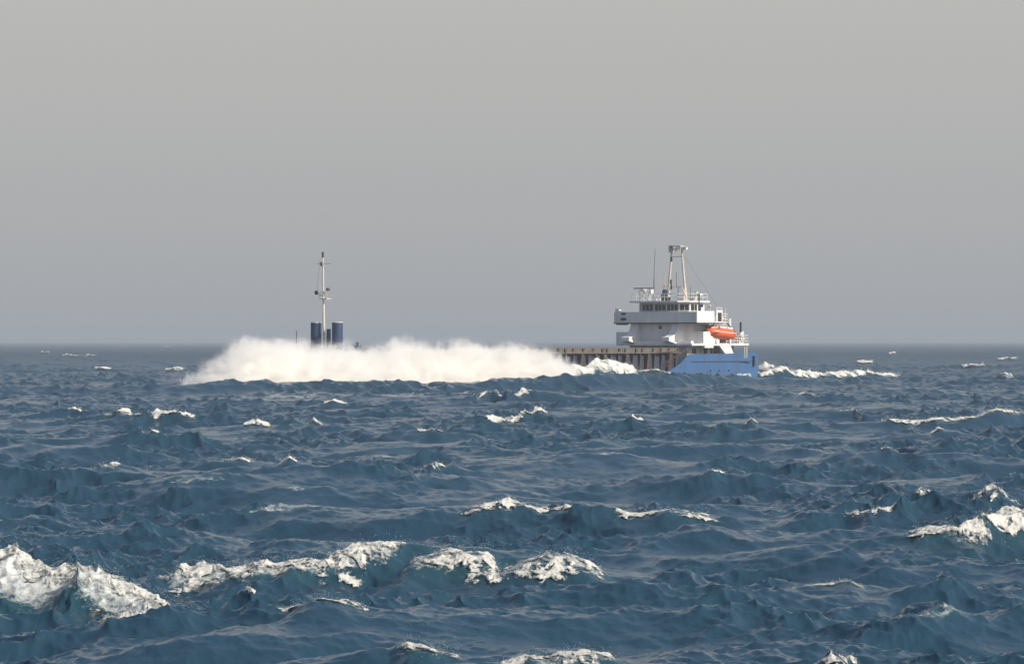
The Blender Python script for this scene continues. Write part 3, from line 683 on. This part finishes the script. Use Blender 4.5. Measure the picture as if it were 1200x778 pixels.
# wheelhouse
wp = [(-0.4, -3.2), (-0.4, 3.2), (-1.4, 4.3), (-4.6, 4.3), (-4.6, -4.3), (-1.4, -4.3)]
wh = MB().prism(wp, 'z', 8.52, 11.1).build('wheelhouse', M['white'], ship)
roof = MB().prism([(0.45, -4.6), (0.45, 3.6), (-0.9, 4.75), (-5.2, 4.75), (-5.2, -4.75), (0.1, -4.75)], 'z', 11.1, 11.34).build('roof', M['white'], wh, bevel=.04)
def window(p0, p1, z0=10.05, z1=10.86, inner=2):
    p0 = Vector((p0[0], p0[1], 0)); p1 = Vector((p1[0], p1[1], 0))
    d = (p1 - p0); n_ = Vector((d.y, -d.x, 0)).normalized()
    if n_.dot(p0 - Vector((-2.5, 0, 0))) < 0: n_ = -n_
    g = MB()
    def slab(a, b, z0, z1, o0, o1):
        P = [a + n_ * o0, b + n_ * o0, b + n_ * o1, a + n_ * o1]
        g.prism([(q.x, q.y) for q in P], 'z', z0, z1)
    slab(p0, p1, z0, z1, 0.01, 0.05)
    wdw = g.build('window', M['glass'], wh)
    g2 = MB(); g = g2
    fw = 0.07
    def s2(t0, t1, za, zb):
        a = p0.lerp(p1, t0); b = p0.lerp(p1, t1)
        P = [a + n_ * .03, b + n_ * .03, b + n_ * .09, a + n_ * .09]
        g2.prism([(q.x, q.y) for q in P], 'z', za, zb)
    for k in range(1, inner + 1):
        t_ = k / (inner + 1); e_ = fw / 2 / d.length
        s2(t_ - e_, t_ + e_, z0, z1)
    s2(0, 1, z0 - .07, z0 - .001); s2(0, 1, z1 + .001, z1 + .06)
    g2.build('window_frame', M['cream'], wdw)
    return wdw
window((-0.4, -3.0), (-0.4, -1.2)); window((-0.4, -0.85), (-0.4, 0.95)); window((-0.4, 1.25), (-0.4, 3.05))
window((-0.5, 3.32), (-1.3, 4.2), inner=1); window((-1.6, 4.3), (-2.9, 4.3), inner=1); window((-3.2, 4.3), (-4.3, 4.3), inner=0)
window((-0.5, -3.32), (-1.3, -4.2), inner=1)
# things on the roof
ro = MB().rail([(-5.0, 4.5, 11.34), (-1.0, 4.5, 11.34), (0.2, 3.4, 11.34), (0.2, -4.4, 11.34), (-5.0, -4.5, 11.34)], .95, .035, 1.1, 2)
ro.build('roof_railing', M['white'], wh)
tw = MB()
for sx, sy in ((0, 0), (0, 1), (1, 0), (1, 1)):
    tw.bar((-1.2 - sx * .9, -4.2 + sy * 1.1, 11.34), (-1.2 - sx * .8, -4.1 + sy * .9, 12.7), .06)
tw.bar((-1.2, -4.2, 12.1), (-1.2, -3.1, 12.1), .04).bar((-1.2, -4.2, 11.5), (-1.2, -3.1, 12.6), .04).box(-2.1, -1.1, -4.3, -3.1, 12.66, 12.76)
tower = tw.build('radar_stand', M['cream'], ship)
MB().box(-1.9, -1.3, -4.1, -3.5, 12.76, 13.0).build('radar_motor', M['white'], tower)
MB().box(-1.7, -1.5, -5.4, -2.2, 13.0, 13.14).build('radar_scanner', M['rust'], tower)
MB().bar((-1.0, -2.5, 11.34), (-1.4, -2.3, 12.9), .11).box(-1.7, -1.1, -2.5, -2.1, 12.3, 12.9).build('searchlight', M['white'], ship)
d_ = MB().ball((-1.4, .1, 12.55), .42, .85).build('dome_cover', M['navy'], ship, True)
MB().bar((-1.4, .1, 11.34), (-1.4, .1, 12.1), .12).box(-1.65, -1.15, -.15, .35, 12.0, 12.25).build('dome_base', M['black'], d_)
MB().bar((-1.8, -.3, 11.34), (-1.8, -.3, 14.6), .06).bar((-1.8, -.3, 13.4), (-1.8, .7, 13.4), .03).bar((-1.8, -.9, 13.3), (-1.8, -.3, 13.3), .03).build('signal_post', M['cream'], ship)
MB().bar((-1.8, -2.3, 11.34), (-1.9, -2.0, 18.3), .04, .025).build('whip_antenna', M['black'], ship)
MB().bar((-1.2, -1.6, 11.34), (-1.2, -1.6, 14.3), .035, .02).build('whip_antenna', M['black'], ship)
MB().bar((-3.2, 3.0, 11.34), (-3.2, 3.0, 13.4), .04, .02).build('whip_antenna', M['black'], ship)
MB().box(-1.8, -.8, -1.9, -.9, 11.34, 11.85).build('deck_box', M['white'], ship)
MB().prism([(3.2, 11.34), (3.9, 11.34), (4.2, 12.6), (3.9, 12.6)], 'x', -3.4, -3.0).build('ensign_staff', M['cream'], ship)

# lattice radar mast
mz0, mz1 = 11.34, 18.85
mst = MB()
def leg_at(sy, t_):
    return Vector((-4.1, sy * (1.55 + (.78 - 1.55) * t_), mz0 + (mz1 - mz0) * t_))
mast = MB()
for sy in (-1, 1):
    lean = 0
    mast.bar(leg_at(sy, 0), leg_at(sy, .28), .24, .20); mast.bar(leg_at(sy, .28), leg_at(sy, 1), .17, .12)
mo = mast.build('radar_mast', M['cream'], ship)
for t_, nm in ((.25, 'crossbar'), (.80, 'crossbar')):
    MB().bar(leg_at(-1, t_) + Vector((0, -.15, 0)), leg_at(1, t_) + Vector((0, .15, 0)), .06).build(nm, M['cream'], mo)
top = MB().box(-4.6, -3.6, -.95, .95, 18.75, 18.85).box(-4.55, -3.65, -1.0, -.9, 17.9, 18.8)
top.rail([(-3.6, -.95, 17.9), (-3.6, .95, 17.9)], .9, .06, .6, 2)
top.bar((-3.6, -.9, 17.95), (-3.6, .9, 18.75), .07).bar((-3.6, .0, 17.95), (-3.6, .9, 18.6), .05)
top.build('mast_platform', M['cream'], mo)
MB().box(-4.3, -3.9, 1.0, 1.7, 18.3, 18.6).bar((-4.1, .9, 18.3), (-4.1, 1.3, 18.3), .06).build('mast_lamp', M['white'], mo)
MB().bar((-4.1, -.75, 18.2), (-4.1, -1.2, 18.2), .05).box(-4.2, -4.0, -1.1, -.9, 18.0, 18.9).build('mast_lamp', M['rust'], mo)
for z, dy in ((16.7, -.75), (13.6, -.85), (12.9, -.8)):
    MB().bar((-3.9, dy, z), (-3.9, dy, z + .65), .12).build('navigation_light', M['black'], mo)
MB().bar((-4.0, .0, 13.2), (-4.0, .0, 15.2), .03).bar((-4.0, .3, 11.4), (-4.0, .3, 13.4), .04).build('halyard', M['black'], mo)
ld = MB()
for dy in (-1.9, -1.1): ld.bar((-3.4, dy, 11.34), (-3.7, dy * .9, 14.4), .05)
for k in range(8): ld.bar((-3.43, -1.9 + .02 * k, 11.6 + k * .36), (-3.43, -1.1, 11.6 + k * .36), .035)
ld.build('ladder', M['cream'], mo)
MB().bar((-3.6, 2.3, 11.34), (-3.3, 1.5, 13.2), .09).box(-3.8, -3.2, 1.1, 1.9, 11.34, 12.1).build('mast_brace', M['cream'], mo)
MB().bar((-3.6, -2.2, 12.3), (-3.6, -.5, 12.3), .07).bar((-3.6, -2.2, 11.34), (-3.6, -2.2, 12.3), .07).box(-3.9, -3.2, -2.0, -.9, 11.34, 11.9).build('mast_brace', M['rust'], mo)
# stays
MB().bar((-4.1, .8, 17.9), (-9.8, 3.5, 9.5), .012, n=4).build('stay_wire', M['black'], mo)

# davit, after posts, winch
dv = MB().prism([(-3.3, 7.3), (-4.1, 7.3), (-7.1, 8.9), (-7.1, 9.3), (-6.6, 9.3)], 'y', 5.6, 5.9)
dav = dv.build('davit', M['cream'], ship)
MB().prism([(-9.2, 5.62), (-9.8, 5.62), (-7.2, 9.0), (-6.8, 9.2)], 'y', 3.9, 4.1).build('davit_arm', M['cream'], dav)
MB().bar((-6.9, 5.5, 9.2), (-10.2, 5.5, 6.9), .09).build('davit_boom', M['black'], dav)
MB().bar((-11.2, 3.6, 5.62), (-11.2, 3.6, 9.0), .28, .22, 12).build('vent_pipe', M['white'], ship)
MB().bar((-11.6, 5.2, 5.62), (-11.6, 5.2, 8.5), .17, .14, 10).build('exhaust_post', M['black'], ship)
MB().bar((-11.0, 5.0, 6.3), (-11.0, 6.0, 6.3), .42, n=12).box(-11.5, -10.4, 5.2, 5.8, 5.62, 6.9).build('winch', M['cream'], ship)
MB().ball((-10.7, 5.9, 6.8), .28).ball((-11.3, 5.7, 7.0), .25).build('life_raft', M['white'], ship, True)

# forward gear
fm = MB().bar((66, 0, 4.5), (66, -.25, 16.1), .17, .09).build('foremast', M['cream'], ship)
MB().bar((66, -.25, 16.05), (66, -.25, 16.7), .13).build('masthead_light', M['black'], fm)
MB().bar((66, -1.2, 15.3), (66, 1.1, 15.3), .025).bar((66, -.4, 15.0), (66, -.4, 15.5), .2).build('yardarm', M['rust'], fm)
MB().box(65.6, 66.4, -.5, .75, 11.0, 11.1).rail([(66.4, -.5, 11.1), (66.4, .75, 11.1)], .7, .04, .6, 2).build('mast_platform', M['cream'], fm)
MB().bar((66, -1.25, 11.6), (66, -1.35, 12.0), .23, n=10).bar((66, -1.2, 11.7), (66, 0, 11.3), .04).build('floodlight', M['black'], fm)
MB().box(65.8, 66.2, .5, .75, 12.0, 12.35).build('horn', M['rust'], fm)
MB().bar((66, -1.2, 11.8), (66, -.8, 15.6), .012, n=4).build('halyard', M['black'], fm)
MB().bar((65.6, .35, 4.5), (65.6, .35, 7.4), .27).build('bitt_post', M['vent'], ship)
MB().bar((66, -4.6, 4.5), (66, -4.6, 7.2), .045).build('jackstaff', M['black'], ship)
for y in (-1.35, 2.15):
    v = MB().bar((66, y, 4.6), (66, y, 8.15), .66, n=24).build('ventilator', M['vent'], ship, False)
    MB().bar((66, y, 8.15), (66, y, 8.22), .68, n=24).build('rim', M['white'], v)
MB().bar((64, 3.6, 4.4), (64, 3.6, 5.8), .14).box(63.7, 64.3, 3.3, 3.9, 4.4, 5.4).build('windlass', M['vent'], ship)

# lifeboat: lofted enclosed hull with canopy
def lofted(name, stations, m, parent, nseg=16):
    bm = bmesh.new(); rr = []
    for (x, hw, zb, zt, cz) in stations:
        ring = []
        for i in range(nseg):
            a = 2 * math.pi * i / nseg
            yy = hw * math.cos(a); s_ = math.sin(a)
            zz = cz + (zt - cz) * s_ if s_ > 0 else cz + (cz - zb) * s_
            ring.append(bm.verts.new((x, yy, zz)))
        rr.append(ring)
    for a, b in zip(rr[:-1], rr[1:]):
        for i in range(nseg): bm.faces.new([a[i], a[(i + 1) % nseg], b[(i + 1) % nseg], b[i]])
    bm.faces.new(rr[0][::-1]); bm.faces.new(rr[-1])
    bmesh.ops.recalc_face_normals(bm, faces=bm.faces)
    me = bpy.data.meshes.new(name); bm.to_mesh(me); bm.free(); me.materials.append(m)
    me.polygons.foreach_set('use_smooth', [True] * len(me.polygons))
    o = bpy.data.objects.new(name, me); COL.objects.link(o); o.parent = parent
    return o
lb = bpy.data.objects.new('lifeboat', None); COL.objects.link(lb)
ROT = ship.rotation_euler.to_matrix()
lb.location = SHIP_LOC + ROT @ Vector((-5.7, 6.1, 7.05)); lb.rotation_euler = ship.rotation_euler
lb.rotation_euler = (ROT @ Matrix.Rotation(R(-4), 3, 'Y')).to_euler()
lb.scale = (.93, .93, .93)
tagp(lb, 'orange enclosed lifeboat hanging at the side of the ship aft of its bridge', 'lifeboat')
lofted('boat_hull', [(-3.1, .35, -.55, .15, 0), (-2.8, .95, -.85, .3, .05), (-1.5, 1.15, -.95, .3, 0), (1.2, 1.15, -.95, .3, 0), (2.4, .75, -.75, .35, .1), (3.1, .15, -.2, .4, .2)], M['orange'], lb)
lofted('canopy', [(-2.7, .5, .0, .45, .1), (-2.3, .95, .0, .75, .15), (-.5, 1.05, .0, .8, .15), (.8, 1.0, .0, .62, .15), (2.2, .7, .0, .5, .2), (2.8, .25, .1, .38, .2)], M['orange'], lb)
MB().box(-2.3, -1.0, .25, .6, .62, .9).box(-.6, .9, .35, .7, .62, .84).build('hatch', M['white'], lb, bevel=.05)
MB().box(-2.5, 2.6, 1.08, 1.2, .0, .1).build('grab_rail', M['white'], lb)
ck = MB()
for x in (-7.4, -4.4): ck.box(x - .15, x + .15, 5.0, 6.6, 5.62, 6.2)
ck.build('boat_cradle', M['white'], ship)
MB().box(-10.2, -5.6, 4.4, 4.9, 5.62, 6.5).build('deck_locker', M['black'], ship)

# ------------------------------------------------------------------ spray thrown up by the bow
AX0 = np.array([-38.5, 430.0]); AX1 = np.array([7.6, 459.0])
alen = float(np.linalg.norm(AX1 - AX0)); aang = math.atan2(AX1[1] - AX0[1], AX1[0] - AX0[0])
# height profile along the spray (fraction along, top height above mean water)
PROF = [(0.0, 1.3), (0.03, 2.0), (0.08, 3.8), (0.13, 5.9), (0.18, 6.7), (0.26, 6.5), (0.36, 6.1), (0.46, 6.0), (0.55, 6.5), (0.62, 6.4), (0.70, 5.9), (0.80, 6.2), (0.90, 5.6), (0.96, 4.2), (1.0, 3.0)]
def prof(u): return np.interp(u, [p[0] for p in PROF], [p[1] for p in PROF])
PROF = [(a, b * 0.93) for a, b in PROF]
def spray():
    nu, nv = 150, 48
    U = np.linspace(-0.005, 1.005, nu)
    V = []; 
    for i, u in enumerate(U):
        H_ = float(prof(np.clip(u, 0, 1))) + 1.1
        hw = 4.6 * float(sstep(-0.03, 0.12, u) * (1 - sstep(0.86, 1.04, u))) + 1.0
        for j in range(nv):
            a = 2 * math.pi * j / nv
            rr = 1 + 0.16 * (float(fbm(np.array([u * 26.0]), np.array([math.sin(a) * 2.2 + 5]), 3)[0]) - .5)
            V.append((u * alen, hw * rr * math.cos(a) * (1.0), (H_ + 1.2) / 2 - 1.2 + (H_ + 1.2) / 2 * rr * math.sin(a)))
    V = np.array(V); idx = np.arange(nu * nv).reshape(nu, nv)
    q = np.stack([idx[:-1], np.roll(idx, -1, 1)[:-1], np.roll(idx, -1, 1)[1:], idx[1:]], -1).reshape(-1, 4)
    F = [tuple(f) for f in q] + [tuple(idx[0][::-1]), tuple(idx[-1])]
    me = bpy.data.meshes.new('spray'); me.from_pydata([tuple(v) for v in V], [], F); 
    bm = bmesh.new(); bm.from_mesh(me); bmesh.ops.recalc_face_normals(bm, faces=bm.faces); bm.to_mesh(me); bm.free()
    m = bpy.data.materials.new('spray_mist'); m.use_nodes = True
    t = m.node_tree; t.nodes.clear(); L = t.links
    def nd(ty, **k):
        n_ = t.nodes.new(ty)
        for a, b in k.items(): setattr(n_, a, b)
        return n_
    def mth(op, a, b=None, c=None, clamp=False):
        n_ = nd('ShaderNodeMath', operation=op); n_.use_clamp = clamp
        for i_, v in enumerate((a, b, c)):
            if v is None: continue
            if isinstance(v, (int, float)): n_.inputs[i_].default_value = v
            else: L.new(v, n_.inputs[i_])
        return n_.outputs[0]
    tc = nd('ShaderNodeTexCoord'); sp_ = nd('ShaderNodeSeparateXYZ'); L.new(tc.outputs['Object'], sp_.inputs[0])
    u = mth('DIVIDE', sp_.outputs[0], alen, clamp=True)
    fc = nd('ShaderNodeFloatCurve'); cu = fc.mapping.curves[0]
    while len(cu.points) > 2: cu.points.remove(cu.points[1])
    cu.points[0].location = (0, PROF[0][1] / 10); cu.points[1].location = (1, PROF[-1][1] / 10)
    for p in PROF[1:-1]: cu.points.new(p[0], p[1] / 10)
    fc.mapping.update(); L.new(u, fc.inputs[1])
    top = mth('MULTIPLY', fc.outputs[0], 10.0)
    def noise(scale, det, st, rough=.6, off=(0, 0, 0), rot=(0, 0, 0)):
        mp = nd('ShaderNodeMapping'); mp.inputs['Scale'].default_value = st; mp.inputs['Location'].default_value = off; mp.inputs['Rotation'].default_value = rot
        L.new(tc.outputs['Object'], mp.inputs[0])
        n_ = nd('ShaderNodeTexNoise'); n_.inputs['Scale'].default_value = scale; n_.inputs['Detail'].default_value = det; n_.inputs['Roughness'].default_value = rough
        L.new(mp.outputs[0], n_.inputs['Vector']); return n_.outputs[0]
    nb = noise(0.22, 6, (1, 1, 0.8), .62)
    nf = noise(0.95, 7, (0.6, 1, 1.0), .72, (3, 7, 1), (0, R(35), 0))
    top2 = mth('MULTIPLY_ADD', mth('SUBTRACT', nb, .48), 6.0, top)
    nj = noise(1.8, 6, (1, 1, 0.2), .7, (5, 2, 9), (0, R(-28), 0))
    top2 = mth('MULTIPLY_ADD', mth('SUBTRACT', nj, .5), 4.2, top2)
    edge = mth('DIVIDE', mth('SUBTRACT', top2, sp_.outputs[2]), 3.0, clamp=True)      # soft, wispy top
    edge = mth('POWER', edge, 1.9)
    yy = mth('ABSOLUTE', sp_.outputs[1])
    side = mth('MULTIPLY_ADD', yy, -1 / 2.2, 5.0 / 2.2, clamp=True)
    cont = nd('ShaderNodeMapRange'); cont.inputs['From Min'].default_value = .45; cont.inputs['From Max'].default_value = .60; cont.inputs['To Min'].default_value = .06
    L.new(nf, cont.inputs[0])
    dens = mth('MULTIPLY', mth('MULTIPLY', edge, side), mth('MULTIPLY', cont.outputs[0], SPRAY_DENS))
    pv = nd('ShaderNodeVolumePrincipled'); pv.inputs['Color'].default_value = (1.0, 0.994, 0.98, 1); pv.inputs['Anisotropy'].default_value = 0.0
    L.new(dens, pv.inputs['Density'])
    ou = nd('ShaderNodeOutputMaterial'); L.new(pv.outputs[0], ou.inputs['Volume'])
    m.cycles.volume_step_rate = 0.6 if hasattr(m, 'cycles') and hasattr(m.cycles, 'volume_step_rate') else 1
    me.materials.append(m)
    o = bpy.data.objects.new('spray', me); COL.objects.link(o)
    o.location = (AX0[0], AX0[1], 0); o.rotation_euler = (0, 0, aang)
    tagp(o, 'long bank of white windblown spray exploding over the bow of the ship', 'sea spray', kind='stuff')
    return o
SPRAY_DENS = 6.5
spray()

# ------------------------------------------------------------------ haze
def haze(dens, col):
    z0 = zmin - 1.0; z1 = 23.0; Rr = 39500.0
    o = MB().box(-Rr, Rr, -Rr, Rr, z0, z1)
    m = bpy.data.materials.new('haze_air'); m.use_nodes = True; t = m.node_tree; t.nodes.clear()
    pv = t.nodes.new('ShaderNodeVolumePrincipled'); pv.inputs['Color'].default_value = (*col, 1); pv.inputs['Density'].default_value = dens
    ou = t.nodes.new('ShaderNodeOutputMaterial'); t.links.new(pv.outputs[0], ou.inputs['Volume'])
    h_ = o.build('haze', m); tagp(h_, 'thin grey-blue sea haze over the whole scene', kind='stuff')
haze(0.00024, (0.58, 0.63, 0.70))
